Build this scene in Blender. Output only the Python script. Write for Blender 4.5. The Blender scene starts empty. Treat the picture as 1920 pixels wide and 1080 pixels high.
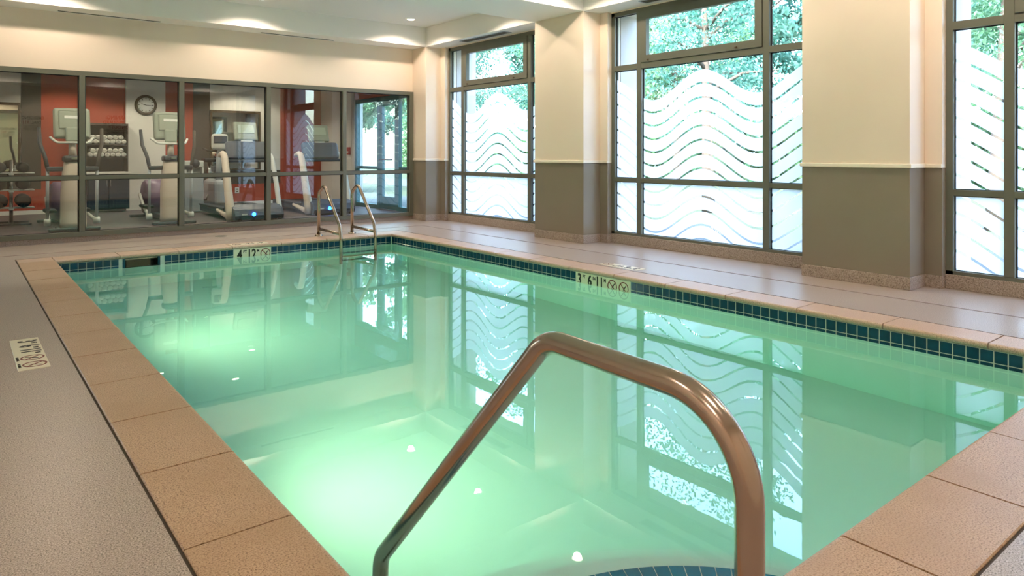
import bpy, bmesh, math, random
from mathutils import Vector, Matrix
R = math.radians
random.seed(7)
scene = bpy.context.scene
C = scene.collection

# ------------------------------------------------------------------ camera
TH = math.atan(1045 / 1309.0)          # pool axis lies this far left of the view axis
cam_data = bpy.data.cameras.new('camera')
cam_data.sensor_fit = 'HORIZONTAL'
cam_data.sensor_width = 36.0
cam_data.lens = 36.0 * 1309 / 1920
cam_data.shift_y = -252.0 / 1920
cam_data.clip_start = 0.05
cam = bpy.data.objects.new('camera', cam_data)
C.objects.link(cam)
cam.location = (0, 0, 1.12)
cam.rotation_euler = (R(90), 0, -TH)
scene.camera = cam

# ------------------------------------------------------------------ world, sun, exposure
SKY_STRENGTH = 5.2
SUN_STRENGTH = 4.5
DOWN_W = 85.0
GYM_W = 110.0
POOL_W = 165.0
world = bpy.data.worlds.new('sky')
scene.world = world
world.use_nodes = True
wn = world.node_tree
wn.nodes.clear()
wo = wn.nodes.new('ShaderNodeOutputWorld')
wb = wn.nodes.new('ShaderNodeBackground')
ws = wn.nodes.new('ShaderNodeTexSky')
ws.sky_type = 'NISHITA'
ws.sun_disc = False
ws.sun_elevation = R(48)
ws.sun_rotation = R(250)
ws.air_density = 1.0
ws.dust_density = 3.0
wn.links.new(ws.outputs[0], wb.inputs[0])
wb.inputs[1].default_value = SKY_STRENGTH
wn.links.new(wb.outputs[0], wo.inputs[0])
sun_d = bpy.data.lights.new('sun', 'SUN')
sun_d.energy = SUN_STRENGTH
sun_d.angle = R(1.0)
sun_d.color = (1.0, 0.96, 0.88)
sun = bpy.data.objects.new('sun', sun_d)
C.objects.link(sun)
sun.location = (-5, -2, 12)
sun.rotation_euler = Vector((0.62, 0.25, -0.74)).to_track_quat('-Z', 'Y').to_euler()

vs = scene.view_settings
vs.view_transform = 'Standard'
vs.look = 'None'
vs.gamma = 1.0
vs.use_curve_mapping = False
vs.exposure = 0.0
scene.cycles.use_denoising = True
scene.cycles.max_bounces = 10
scene.cycles.diffuse_bounces = 5
scene.cycles.glossy_bounces = 5
scene.cycles.transmission_bounces = 8
scene.cycles.transparent_max_bounces = 24
scene.cycles.sample_clamp_indirect = 40.0
scene.cycles.caustics_reflective = False

# ------------------------------------------------------------------ helpers
def lin(h):
    h = h.lstrip('#')
    o = []
    for i in (0, 2, 4):
        c = int(h[i:i + 2], 16) / 255.0
        o.append(c / 12.92 if c <= 0.04045 else ((c + 0.055) / 1.055) ** 2.4)
    return (o[0], o[1], o[2], 1.0)

def mat(name, col, rough=0.6, metal=0.0, spec=0.5, noise=None, bump=None, coat=0.0, emit=None):
    """noise = (scale, second colour, contrast low, high); bump = (scale, strength)"""
    m = bpy.data.materials.new(name)
    m.use_nodes = True
    nt = m.node_tree
    p = nt.nodes['Principled BSDF']
    p.inputs['Base Color'].default_value = lin(col)
    p.inputs['Roughness'].default_value = rough
    p.inputs['Metallic'].default_value = metal
    p.inputs['Specular IOR Level'].default_value = spec
    p.inputs['Coat Weight'].default_value = coat
    if emit:
        p.inputs['Emission Color'].default_value = lin(emit[0])
        p.inputs['Emission Strength'].default_value = emit[1]
    if noise or bump:
        tc = nt.nodes.new('ShaderNodeTexCoord')
        geo = nt.nodes.new('ShaderNodeNewGeometry')
    if noise:
        n = nt.nodes.new('ShaderNodeTexNoise')
        n.inputs['Scale'].default_value = noise[0]
        n.inputs['Detail'].default_value = 4
        r = nt.nodes.new('ShaderNodeValToRGB')
        r.color_ramp.elements[0].position = noise[2]
        r.color_ramp.elements[1].position = noise[3]
        r.color_ramp.elements[0].color = lin(col)
        r.color_ramp.elements[1].color = lin(noise[1])
        nt.links.new(geo.outputs['Position'], n.inputs['Vector'])
        nt.links.new(n.outputs['Fac'], r.inputs[0])
        nt.links.new(r.outputs[0], p.inputs['Base Color'])
    if bump:
        n2 = nt.nodes.new('ShaderNodeTexNoise')
        n2.inputs['Scale'].default_value = bump[0]
        n2.inputs['Detail'].default_value = 3
        b = nt.nodes.new('ShaderNodeBump')
        b.inputs['Strength'].default_value = bump[1]
        b.inputs['Distance'].default_value = 0.01
        nt.links.new(geo.outputs['Position'], n2.inputs['Vector'])
        nt.links.new(n2.outputs['Fac'], b.inputs['Height'])
        nt.links.new(b.outputs[0], p.inputs['Normal'])
    return m

def speckle(name, base, dark, light, scale, rough, blotch=None, bump=0.15, spec=0.5):
    """pebbled / terrazzo look: voronoi chips of three tones with large soft blotches"""
    m = bpy.data.materials.new(name)
    m.use_nodes = True
    nt = m.node_tree
    p = nt.nodes['Principled BSDF']
    p.inputs['Roughness'].default_value = rough
    p.inputs['Specular IOR Level'].default_value = spec
    geo = nt.nodes.new('ShaderNodeNewGeometry')
    v = nt.nodes.new('ShaderNodeTexNoise')
    v.inputs['Scale'].default_value = scale
    v.inputs['Detail'].default_value = 2
    v.inputs['Roughness'].default_value = 0.7
    r = nt.nodes.new('ShaderNodeValToRGB')
    e = r.color_ramp.elements
    e[0].position = 0.39; e[0].color = lin(dark)
    e[1].position = 0.63; e[1].color = lin(light)
    e2 = e.new(0.46); e2.color = lin(base)
    e3 = e.new(0.55); e3.color = lin(base)
    nt.links.new(geo.outputs['Position'], v.inputs['Vector'])
    nt.links.new(v.outputs['Fac'], r.inputs[0])
    col = r.outputs[0]
    if blotch:
        n = nt.nodes.new('ShaderNodeTexNoise')
        n.inputs['Scale'].default_value = blotch[0]
        n.inputs['Detail'].default_value = 5
        nt.links.new(geo.outputs['Position'], n.inputs['Vector'])
        rr = nt.nodes.new('ShaderNodeValToRGB')
        rr.color_ramp.elements[0].position = 0.35
        rr.color_ramp.elements[1].position = 0.68
        mx = nt.nodes.new('ShaderNodeMix')
        mx.data_type = 'RGBA'
        nt.links.new(n.outputs['Fac'], rr.inputs[0])
        ml = nt.nodes.new('ShaderNodeMath'); ml.operation = 'MULTIPLY'
        ml.inputs[1].default_value = blotch[2]
        nt.links.new(rr.outputs[0], ml.inputs[0])
        nt.links.new(ml.outputs[0], mx.inputs[0])
        nt.links.new(col, mx.inputs[6])
        mx.inputs[7].default_value = lin(blotch[1])
        col = mx.outputs[2]
    nt.links.new(col, p.inputs['Base Color'])
    if bump:
        b = nt.nodes.new('ShaderNodeBump')
        b.inputs['Strength'].default_value = bump
        b.inputs['Distance'].default_value = 0.004
        nt.links.new(v.outputs['Fac'], b.inputs['Height'])
        nt.links.new(b.outputs[0], p.inputs['Normal'])
    return m

def glass_mat(name, tint, f0=0.04, rough=0.0):
    m = bpy.data.materials.new(name)
    m.use_nodes = True
    nt = m.node_tree
    nt.nodes.clear()
    out = nt.nodes.new('ShaderNodeOutputMaterial')
    tr = nt.nodes.new('ShaderNodeBsdfTransparent')
    tr.inputs[0].default_value = lin(tint)
    gl = nt.nodes.new('ShaderNodeBsdfGlossy')
    gl.inputs['Roughness'].default_value = rough
    gl.inputs['Color'].default_value = (1, 1, 1, 1)
    lw = nt.nodes.new('ShaderNodeLayerWeight')
    pw = nt.nodes.new('ShaderNodeMath'); pw.operation = 'POWER'; pw.inputs[1].default_value = 10.0
    # Facing with blend .5 gives 1-cos; raise to the fifth (Schlick)
    lw.inputs[0].default_value = 0.5
    pw.inputs[1].default_value = 5.0
    ma = nt.nodes.new('ShaderNodeMath'); ma.operation = 'MULTIPLY_ADD'
    ma.inputs[1].default_value = 1.0 - f0
    ma.inputs[2].default_value = f0
    mx = nt.nodes.new('ShaderNodeMixShader')
    nt.links.new(lw.outputs['Facing'], pw.inputs[0])
    nt.links.new(pw.outputs[0], ma.inputs[0])
    nt.links.new(ma.outputs[0], mx.inputs[0])
    nt.links.new(tr.outputs[0], mx.inputs[1])
    nt.links.new(gl.outputs[0], mx.inputs[2])
    nt.links.new(mx.outputs[0], out.inputs[0])
    return m

def film_mat():
    m = bpy.data.materials.new('frosted_film')
    m.use_nodes = True
    nt = m.node_tree
    nt.nodes.clear()
    out = nt.nodes.new('ShaderNodeOutputMaterial')
    t = nt.nodes.new('ShaderNodeBsdfTranslucent'); t.inputs[0].default_value = (1.0, 0.94, 0.97, 1)
    d = nt.nodes.new('ShaderNodeBsdfDiffuse'); d.inputs[0].default_value = (0.85, 0.88, 0.9, 1)
    a = nt.nodes.new('ShaderNodeMixShader'); a.inputs[0].default_value = 0.12
    tr = nt.nodes.new('ShaderNodeBsdfTransparent')
    b = nt.nodes.new('ShaderNodeMixShader'); b.inputs[0].default_value = 0.06
    nt.links.new(t.outputs[0], a.inputs[1]); nt.links.new(d.outputs[0], a.inputs[2])
    nt.links.new(a.outputs[0], b.inputs[1]); nt.links.new(tr.outputs[0], b.inputs[2])
    nt.links.new(b.outputs[0], out.inputs[0])
    return m

def leaf_mat(name, c1, c2):
    m = bpy.data.materials.new(name)
    m.use_nodes = True
    nt = m.node_tree
    nt.nodes.clear()
    out = nt.nodes.new('ShaderNodeOutputMaterial')
    geo = nt.nodes.new('ShaderNodeNewGeometry')
    n = nt.nodes.new('ShaderNodeTexNoise'); n.inputs['Scale'].default_value = 2.2
    r = nt.nodes.new('ShaderNodeValToRGB')
    r.color_ramp.elements[0].position = 0.35; r.color_ramp.elements[0].color = lin(c1)
    r.color_ramp.elements[1].position = 0.65; r.color_ramp.elements[1].color = lin(c2)
    nt.links.new(geo.outputs['Position'], n.inputs['Vector'])
    nt.links.new(n.outputs['Fac'], r.inputs[0])
    d = nt.nodes.new('ShaderNodeBsdfDiffuse')
    t = nt.nodes.new('ShaderNodeBsdfTranslucent')
    mx = nt.nodes.new('ShaderNodeMixShader'); mx.inputs[0].default_value = 0.45
    nt.links.new(r.outputs[0], d.inputs[0]); nt.links.new(r.outputs[0], t.inputs[0])
    nt.links.new(d.outputs[0], mx.inputs[1]); nt.links.new(t.outputs[0], mx.inputs[2])
    nt.links.new(mx.outputs[0], out.inputs[0])
    return m

def water_mat():
    m = bpy.data.materials.new('pool_water')
    m.use_nodes = True
    nt = m.node_tree
    nt.nodes.clear()
    out = nt.nodes.new('ShaderNodeOutputMaterial')
    g = nt.nodes.new('ShaderNodeBsdfGlass')
    g.inputs['IOR'].default_value = 1.33
    g.inputs['Roughness'].default_value = 0.0
    geo = nt.nodes.new('ShaderNodeNewGeometry')
    n = nt.nodes.new('ShaderNodeTexNoise'); n.inputs['Scale'].default_value = 5.0
    b = nt.nodes.new('ShaderNodeBump'); b.inputs['Strength'].default_value = 0.009; b.inputs['Distance'].default_value = 0.02
    nt.links.new(geo.outputs['Position'], n.inputs['Vector'])
    nt.links.new(n.outputs['Fac'], b.inputs['Height'])
    nt.links.new(b.outputs[0], g.inputs['Normal'])
    va = nt.nodes.new('ShaderNodeVolumeAbsorption')
    va.inputs['Color'].default_value = (0.55, 0.94, 0.90, 1)
    va.inputs['Density'].default_value = 0.62
    nt.links.new(g.outputs[0], out.inputs['Surface'])
    nt.links.new(va.outputs[0], out.inputs['Volume'])
    return m

M = {}
M['wall'] = mat('wall_cream', 'f1e1ce', 0.38, noise=(1.2, 'eddcc8', 0.3, 0.7), bump=(160, 0.02))
M['wainscot'] = mat('wainscot_taupe', '8d8272', 0.30, noise=(1.5, '877c6c', 0.3, 0.7))
M['rail'] = mat('chair_rail_cream', 'f4ead8', 0.4)
M['ceiling'] = mat('ceiling_white', 'f1ede6', 0.8, bump=(120, 0.03))
M['deck'] = speckle('deck_pebble', 'b0a094', '4c4239', 'd8cdc4', 210, 0.33, blotch=(1.3, 'a39389', 0.4), bump=0.04, spec=0.45)
M['curb'] = speckle('curb_terrazzo', 'a8988b', '7a6b60', 'bfb0a4', 120, 0.5, bump=0.15)
M['coping'] = speckle('coping_sandstone', 'c09f80', '76583f', 'd0b294', 190, 0.40, blotch=(2.6, 'aa8866', 0.7), bump=0.3)
M['coping2'] = speckle('coping_pale_sandstone', 'c6ab97', '8d7564', 'd6c0ad', 190, 0.4, blotch=(2.0, 'c09a7c', 0.5), bump=0.2)
M['joint'] = mat('joint_dark', '4a4138', 0.9)
M['joint_line'] = mat('joint_line', '8a7a70', 0.8)
M['tile'] = mat('tile_blue', '05405a', 0.15, spec=0.4, noise=(9, '04354c', 0.35, 0.65))
M['tile_step'] = mat('tile_step_blue', '0b7fa0', 0.2, spec=0.4, noise=(9, '096f8e', 0.35, 0.65))
M['grout'] = mat('grout', 'c9cfc4', 0.8)
M['plaster'] = mat('pool_plaster', 'e8f0ea', 0.8, noise=(1.0, 'e0eae2', 0.3, 0.7))
M['marker'] = mat('marker_ceramic', 'e6ddc4', 0.3)
M['ink'] = mat('ink_black', '17140f', 0.5)
M['ink_red'] = mat('ink_red', '7a2c1e', 0.5)
M['ink_bright_red'] = mat('ink_bright_red', 'b0242a', 0.5)
M['steel'] = mat('stainless', 'b8a796', 0.16, metal=1.0)
M['steel2'] = mat('stainless_rail', 'b6a498', 0.19, metal=1.0)
M['steel_can'] = mat('steel_can', 'c4c6c8', 0.25, metal=1.0)
M['frame'] = mat('frame_taupe', '6b6c5e', 0.45, noise=(2, '666759', 0.3, 0.7))
M['gasket'] = mat('gasket_black', '14181a', 0.6)
M['glass'] = glass_mat('window_glass', 'f5f8f8', 0.04)
M['gymglass'] = glass_mat('partition_glass', 'e8efea', 0.05)
M['film'] = film_mat()
M['water'] = water_mat()
M['vent'] = mat('vent_grey', '6f6a60', 0.6)
M['vent_dark'] = mat('vent_dark', '2c2a24', 0.8)
M['trim_white'] = mat('downlight_trim', 'f4f0e8', 0.5)
M['lamp'] = mat('downlight_lens', 'ffffff', 0.4, emit=('fff0d8', 22.0))
M['poollamp'] = mat('pool_lamp_lens', 'ffffff', 0.4, emit=('f4ffd0', 6.0))
M['concrete'] = mat('pier_concrete', 'cfc9c6', 0.85, noise=(3, 'c0bab6', 0.3, 0.7))
M['paving'] = mat('outdoor_paving', '474f53', 0.9, noise=(1.2, '40484c', 0.3, 0.7))
M['lawn'] = mat('outdoor_lawn', '33402f', 0.95, noise=(3, '3c4a36', 0.3, 0.7))
M['bark'] = mat('bark_grey', '5a5249', 0.9, noise=(12, '453e37', 0.3, 0.7))
M['leaf1'] = leaf_mat('leaf_green', '3a6545', '75987a')
M['leaf2'] = leaf_mat('leaf_teal', '306156', '6b988a')
# gym
M['red'] = mat('gym_red', 'b04a32', 0.7, noise=(1.5, 'a8432d', 0.3, 0.7))
M['charcoal'] = mat('gym_charcoal', '4b443e', 0.7)
M['gymwhite'] = mat('gym_white', 'e6e2de', 0.7)
M['gymfloor'] = mat('gym_floor', '5d5358', 0.6, noise=(25, '4e464b', 0.35, 0.65))
M['mirror'] = mat('mirror_silver', 'e8e8e0', 0.02, metal=1.0)
M['brown'] = mat('frame_brown', '4a3a26', 0.5)
M['black'] = mat('rubber_black', '15161a', 0.5)
M['darkgrey'] = mat('plastic_dark_grey', '3c4048', 0.45)
M['slate'] = mat('plastic_slate', '4d5566', 0.45)
M['beige'] = mat('plastic_beige', 'e0cfc2', 0.4)
M['sage'] = mat('plastic_sage_grey', '9aa196', 0.45)
M['pale'] = mat('plastic_pale', 'd8dad6', 0.4)
M['purple'] = mat('plastic_mauve', '7a6480', 0.4)
M['whiteplastic'] = mat('plastic_white', 'e8e8e8', 0.4)
M['led'] = mat('led_blue', '1a6bff', 0.4, emit=('1f7dff', 30.0))
M['screen'] = mat('screen_pale', 'b8c4b8', 0.2)
M['towel'] = mat('towel_white', 'dcdad4', 0.95, bump=(60, 0.3))
M['navy'] = mat('cabinet_navy', '1c2a3c', 0.5)
M['teal'] = mat('door_teal', '3f6f78', 0.45)
M['clockface'] = mat('clock_face', 'ffffff', 0.5)
M['alarm'] = mat('alarm_red', 'b3202a', 0.4)
M['grey'] = mat('plastic_grey', 'a9afb6', 0.4)
M['siding'] = mat('siding_pale', 'a8a6a2', 0.8)

def link(name, me, m=None, parent=None, kind=None, label=None, cat=None, group=None, loc=None):
    o = bpy.data.objects.new(name, me)
    C.objects.link(o)
    if m is not None and me is not None and not me.materials:
        me.materials.append(m)
    if parent is not None:
        o.parent = parent
    if loc is not None:
        o.location = loc
    tag(o, label, cat, group, kind)
    return o

def tag(o, label=None, cat=None, group=None, kind=None):
    if label: o['label'] = label
    if cat: o['category'] = cat
    if group: o['group'] = group
    if kind: o['kind'] = kind
    return o

def thing(name, label, cat, loc=(0, 0, 0), rz=0.0, group=None, kind=None):
    o = bpy.data.objects.new(name, None)
    C.objects.link(o)
    o.empty_display_size = 0.1
    o.location = loc
    o.rotation_euler = (0, 0, rz)
    return tag(o, label, cat, group, kind)

class MB:
    """collects simple solids for one mesh"""
    def __init__(s):
        s.bm = bmesh.new()
    def box(s, x0, x1, y0, y1, z0, z1, bev=0.0, seg=2, mtx=None):
        r = bmesh.ops.create_cube(s.bm, size=1.0)
        vs_ = r['verts']
        T = Matrix.Translation(((x0 + x1) / 2, (y0 + y1) / 2, (z0 + z1) / 2)) @ Matrix.Diagonal((abs(x1 - x0), abs(y1 - y0), abs(z1 - z0), 1))
        bmesh.ops.transform(s.bm, matrix=T, verts=vs_)
        if bev > 0:
            es = list({e for v in vs_ for e in v.link_edges})
            q = bmesh.ops.bevel(s.bm, geom=es, offset=bev, segments=seg, affect='EDGES', profile=0.5)
            vs_ = list({v for f in q['faces'] for v in f.verts} | {v for v in vs_ if v.is_valid})
        if mtx is not None:
            bmesh.ops.transform(s.bm, matrix=mtx, verts=[v for v in vs_ if v.is_valid])
        return s
    def tube(s, pts, rad, n=12, cap=True):
        pts = [Vector(p) for p in pts]
        rads = rad if isinstance(rad, (list, tuple)) else [rad] * len(pts)
        t0 = (pts[1] - pts[0]).normalized()
        up = Vector((0, 0, 1)) if abs(t0.z) < 0.9 else Vector((1, 0, 0))
        nrm = (up - t0 * up.dot(t0)).normalized()
        rings = []
        for i, p in enumerate(pts):
            if i == 0: t = t0
            elif i == len(pts) - 1: t = (pts[i] - pts[i - 1]).normalized()
            else: t = ((pts[i] - pts[i - 1]).normalized() + (pts[i + 1] - pts[i]).normalized()).normalized()
            nrm = (nrm - t * nrm.dot(t)).normalized()
            b = t.cross(nrm)
            rings.append([s.bm.verts.new(p + (nrm * math.cos(2 * math.pi * k / n) + b * math.sin(2 * math.pi * k / n)) * rads[i]) for k in range(n)])
        for a, b in zip(rings[:-1], rings[1:]):
            for k in range(n):
                f = s.bm.faces.new((a[k], a[(k + 1) % n], b[(k + 1) % n], b[k])); f.smooth = True
        if cap:
            s.bm.faces.new(list(reversed(rings[0]))); s.bm.faces.new(rings[-1])
        return s
    def lathe(s, prof, n=24, axis='Z', c=(0, 0, 0)):
        rings = []
        def P(r, h, a):
            x, y = r * math.cos(a), r * math.sin(a)
            v = {'Z': (x, y, h), 'Y': (x, h, y), 'X': (h, x, y)}[axis]
            return (v[0] + c[0], v[1] + c[1], v[2] + c[2])
        for r_, h in prof:
            if r_ <= 1e-6: rings.append([s.bm.verts.new(P(0, h, 0))])
            else: rings.append([s.bm.verts.new(P(r_, h, 2 * math.pi * k / n)) for k in range(n)])
        for a, b in zip(rings[:-1], rings[1:]):
            for k in range(n):
                if len(a) == 1 and len(b) == 1: continue
                if len(a) == 1: f = s.bm.faces.new((a[0], b[k], b[(k + 1) % n]))
                elif len(b) == 1: f = s.bm.faces.new((a[k], a[(k + 1) % n], b[0]))
                else: f = s.bm.faces.new((a[k], a[(k + 1) % n], b[(k + 1) % n], b[k]))
                f.smooth = True
        return s
    def prism(s, pts, h0, h1, axis='Z'):
        """polygon pts extruded along axis; X: pts are (y, z), Y: (x, z), Z: (x, y)"""
        def P(p, h):
            return {'Z': (p[0], p[1], h), 'Y': (p[0], h, p[1]), 'X': (h, p[0], p[1])}[axis]
        a = [s.bm.verts.new(P(p, h0)) for p in pts]
        b = [s.bm.verts.new(P(p, h1)) for p in pts]
        n = len(pts)
        for k in range(n):
            s.bm.faces.new((a[k], a[(k + 1) % n], b[(k + 1) % n], b[k]))
        s.bm.faces.new(list(reversed(a))); s.bm.faces.new(b)
        return s
    def mesh(s, name, smooth=False):
        bmesh.ops.recalc_face_normals(s.bm, faces=s.bm.faces[:])
        me = bpy.data.meshes.new(name)
        if smooth:
            for f in s.bm.faces: f.smooth = True
        s.bm.to_mesh(me)
        s.bm.free()
        return me
    def build(s, name, m, parent=None, smooth=False, **k):
        return link(name, s.mesh(name, smooth), m, parent, **k)

def box(name, b, m, parent=None, bev=0.0, **k):
    return MB().box(*b, bev=bev).build(name, m, parent, **k)

def copy_tree(o, parent=None):
    c = o.copy()
    C.objects.link(c)
    c.parent = parent
    for ch in list(o.children):
        copy_tree(ch, c)
    return c

def arc_path(pts, rad, seg=8):
    """polyline with rounded corners"""
    pts = [Vector(p) for p in pts]
    rads = rad if isinstance(rad, (list, tuple)) else [rad] * len(pts)
    out = [pts[0]]
    for i in range(1, len(pts) - 1):
        a, b, c = pts[i - 1], pts[i], pts[i + 1]
        d1, d2 = (a - b).normalized(), (c - b).normalized()
        ang = d1.angle(d2)
        L = min(rads[i] / math.tan(ang / 2), (a - b).length * 0.49, (c - b).length * 0.49)
        r_ = L * math.tan(ang / 2)
        ctr = b + (d1 + d2).normalized() * (r_ / math.sin(ang / 2))
        v1, v2 = (b + d1 * L) - ctr, (b + d2 * L) - ctr
        tot = v1.angle(v2)
        ax = v1.cross(v2).normalized()
        for k in range(seg + 1):
            out.append(ctr + Matrix.Rotation(tot * k / seg, 3, ax) @ v1)
    out.append(pts[-1])
    return out

def text_mesh(s, size, extrude=0.0006, sx=1.0, align='CENTER', bold=0.0):
    cu = bpy.data.curves.new('txt', 'FONT')
    cu.body = s
    cu.size = size
    cu.extrude = extrude
    cu.offset = bold
    cu.align_x = align
    cu.align_y = 'CENTER'
    cu.resolution_u = 3
    o = bpy.data.objects.new('txt', cu)
    C.objects.link(o)
    dg = bpy.context.evaluated_depsgraph_get()
    me = bpy.data.meshes.new_from_object(o.evaluated_get(dg))
    bpy.data.objects.remove(o)
    bpy.data.curves.remove(cu)
    me.transform(Matrix.Diagonal((sx, 1, 1, 1)))
    me.materials.clear()
    return me

def frame_matrix(origin, right, up):
    r_, u = Vector(right).normalized(), Vector(up).normalized()
    n = r_.cross(u)
    m = Matrix((r_, u, n)).transposed().to_4x4()
    m.translation = Vector(origin)
    return m

# ------------------------------------------------------------------ dimensions
XL, XR = 0.81, 4.79          # pool walls
YN, YF = 0.99, 8.70
ZW = -0.137                  # water level
XP = 6.10                    # pillar faces / soffit face
XWALL = 6.39
XF = 6.46                    # window frame face
YG = 10.36                   # gym partition
YS = 9.93                    # far soffit face
ZS, ZC = 2.89, 3.205         # soffit, tray ceiling
YB, XLW = -1.30, -2.20       # back wall, left wall
YBACK = 15.6                 # gym back wall
PIL = [(9.93, 10.42), (6.22, 7.15), (2.43, 3.36), (-1.36, -0.43)]

# ------------------------------------------------------------------ floor
CW = 0.305
mb = MB()
j = 0.012
ox0, ox1, oy0, oy1 = XL - CW - j, XR + 0.26 + j, YN - CW - j, YF + CW + j
for b in [(XLW, ox0, YB, YG), (ox1, XF + 0.3, YB, YG), (ox0, ox1, YB, oy0), (ox0, ox1, oy1, YG)]:
    mb.box(*b, -0.2, 0.0)
floor = mb.build('floor', M['deck'], kind='structure')
# dark recessed joint round the coping
mb = MB()
for b in [(ox0, ox0 + j + 0.02, oy0, oy1), (ox1 - j - 0.02, ox1, oy0, oy1), (ox0, ox1, oy0, oy0 + j + 0.02), (ox0, ox1, oy1 - j - 0.02, oy1)]:
    mb.box(*b, -0.2, -0.008)
mb.build('coping_joint', M['joint'], floor)
mb = MB()
mb.box(5.680, 5.704, YB, 9.392, -0.01, 0.0012)
mb.box(XLW, 5.704, 9.368, 9.392, -0.01, 0.0012)
mb.build('trench_drain', M['joint_line'], floor)
mb = MB()
mb.lathe([(0, 0.0), (0.075, 0.0), (0.075, 0.003), (0.06, 0.004), (0, 0.004)], 20, c=(2.82, 9.85, 0))
mb.build('drain_cover', M['vent'], floor)

# ------------------------------------------------------------------ coping
coping = thing('pool_coping', None, None, kind='structure')
def stone_profile(w=CW, inner=0.02):
    # cross-section (u across from the outer edge to past the pool wall, z), rounded nose
    pts = [(0, -0.06), (0, -0.004), (0.004, 0.0)]
    W = w + inner
    rr = 0.020
    for k in range(0, 9):
        a = math.pi / 2 - math.pi * k / 8
        pts.append((W - rr + rr * math.cos(a), -rr + rr * math.sin(a)))
    pts.append((W - 0.03, -0.044))
    pts.append((W - 0.03, -0.06))
    return pts
prof = stone_profile()
prof_r = stone_profile(0.26)
cache = {}
def coping_mesh(L, pr, key):
    k = (round(L, 3), key)
    if k not in cache:
        mb = MB()
        mb.prism(pr, 0.004, L - 0.004, 'Y')       # pts (x, z) extruded along y
        cache[k] = mb.mesh('coping_stone')
    return cache[k]
def lay(start, end, pitch, first, place, pr, key, m):
    cuts = []
    v = first
    while v > start + 0.15: v -= pitch
    while v < end - 0.15:
        if v > start + 0.15: cuts.append(v)
        v += pitch
    e = [start] + cuts + [end]
    for a, b in zip(e[:-1], e[1:]):
        me = coping_mesh(b - a, pr, key + m.name)
        o = link('coping_stone', me, m, coping)
        place(o, a, b)
        o.location.z += random.uniform(-0.0006, 0.0006)
def pl_left(o, a, b):  o.location = (XL - CW, a, 0)
def pl_right(o, a, b): o.location = (XR + 0.26, b, 0); o.rotation_euler = (0, 0, math.pi)
def pl_near(o, a, b):  o.location = (b, YN - CW, 0); o.rotation_euler = (0, 0, math.pi / 2)
def pl_far(o, a, b):   o.location = (a, YF + CW, 0); o.rotation_euler = (0, 0, -math.pi / 2)
lay(YN - CW, YF + 0.03, 0.595, 2.12, pl_left, prof, 'l', M['coping'])
lay(XL, XR + 0.26, 0.612, 2.035, pl_near, prof, 'n', M['coping'])
lay(YN, YF + CW, 0.60, 4.47, pl_right, prof_r, 'r', M['coping2'])
lay(XL - CW, XR - 0.0, 0.60, 1.42, pl_far, prof, 'f', M['coping2'])

# ------------------------------------------------------------------ pool basin, tiles, steps
ZFN, ZFF = -1.22, -1.36
bm = bmesh.new()
def quad(*p): bm.faces.new([bm.verts.new(q) for q in p])
zt = -0.042
quad((XL, YN, ZFN), (XR, YN, ZFN), (XR, YF, ZFF), (XL, YF, ZFF))
quad((XL, YN, zt), (XL, YF, zt), (XL, YF, ZFF), (XL, YN, ZFN))
quad((XR, YN, ZFN), (XR, YF, ZFF), (XR, YF, zt), (XR, YN, zt))
quad((XL, YN, zt), (XL, YN, ZFN), (XR, YN, ZFN), (XR, YN, zt))
SK0, SK1 = 1.475, 1.80      # skimmer mouth
zsk = -0.20
quad((XL, YF, ZFF), (XR, YF, ZFF), (XR, YF, zsk), (XL, YF, zsk))
quad((XL, YF, zsk), (SK0, YF, zsk), (SK0, YF, zt), (XL, YF, zt))
quad((SK1, YF, zsk), (XR, YF, zsk), (XR, YF, zt), (SK1, YF, zt))
me = bpy.data.meshes.new('pool_basin'); bm.to_mesh(me); bm.free()
basin = link('pool_basin', me, M['plaster'], kind='structure')
# grout bed behind the tiles
TB = -0.147
mb = MB()
mb.box(XR - 0.002, XR + 0.004, YN, YF, TB, zt)
mb.box(XL - 0.004, XL + 0.002, YN, YF, TB, zt)
mb.box(XL, XR, YN - 0.004, YN + 0.002, TB, zt)
mb.box(XL, SK0 - 0.03, YF - 0.002, YF + 0.004, TB, zt)
mb.box(SK1 + 0.03, XR, YF - 0.002, YF + 0.004, TB, zt)
mb.build('grout_bed', M['grout'], basin)
TP = 0.0725
RH = [TP / 2 - 0.002, 0.0125]
rows = [-0.042 - TP / 2 - 0.001, -0.1318]
MR = (4.272, 4.988)          # right wall depth marker
MF = (2.636, 3.09)           # far wall depth marker
for zr, hh in zip(rows, RH):
    tile_me_r = MB().box(-0.005, 0.003, -TP / 2 + 0.0032, TP / 2 - 0.0032, -hh, hh, bev=0.0015, seg=1).mesh('tile')
    tile_me_f = MB().box(-TP / 2, TP / 2 - 0.0020, -0.005, 0.003, -hh, hh, bev=0.0015, seg=1).mesh('tile')
    y = MR[0] - TP / 2
    while y > YN + 0.02:
        link('tile', tile_me_r, M['tile'], basin, loc=(XR, y, zr)); y -= TP
    y = MR[1] + TP / 2
    while y < YF - 0.02:
        link('tile', tile_me_r, M['tile'], basin, loc=(XR, y, zr)); y += TP
    FP = 0.0765
    x = MF[0] - FP / 2
    while x > XL + 0.02:
        if not (SK0 - 0.05 < x < SK1 + 0.05):
            link('tile', tile_me_f, M['tile'], basin, loc=(x, YF, zr))
        x -= FP
    x = MF[1] + FP / 2
    while x < XR - 0.02:
        link('tile', tile_me_f, M['tile'], basin, loc=(x, YF, zr)); x += FP
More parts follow.
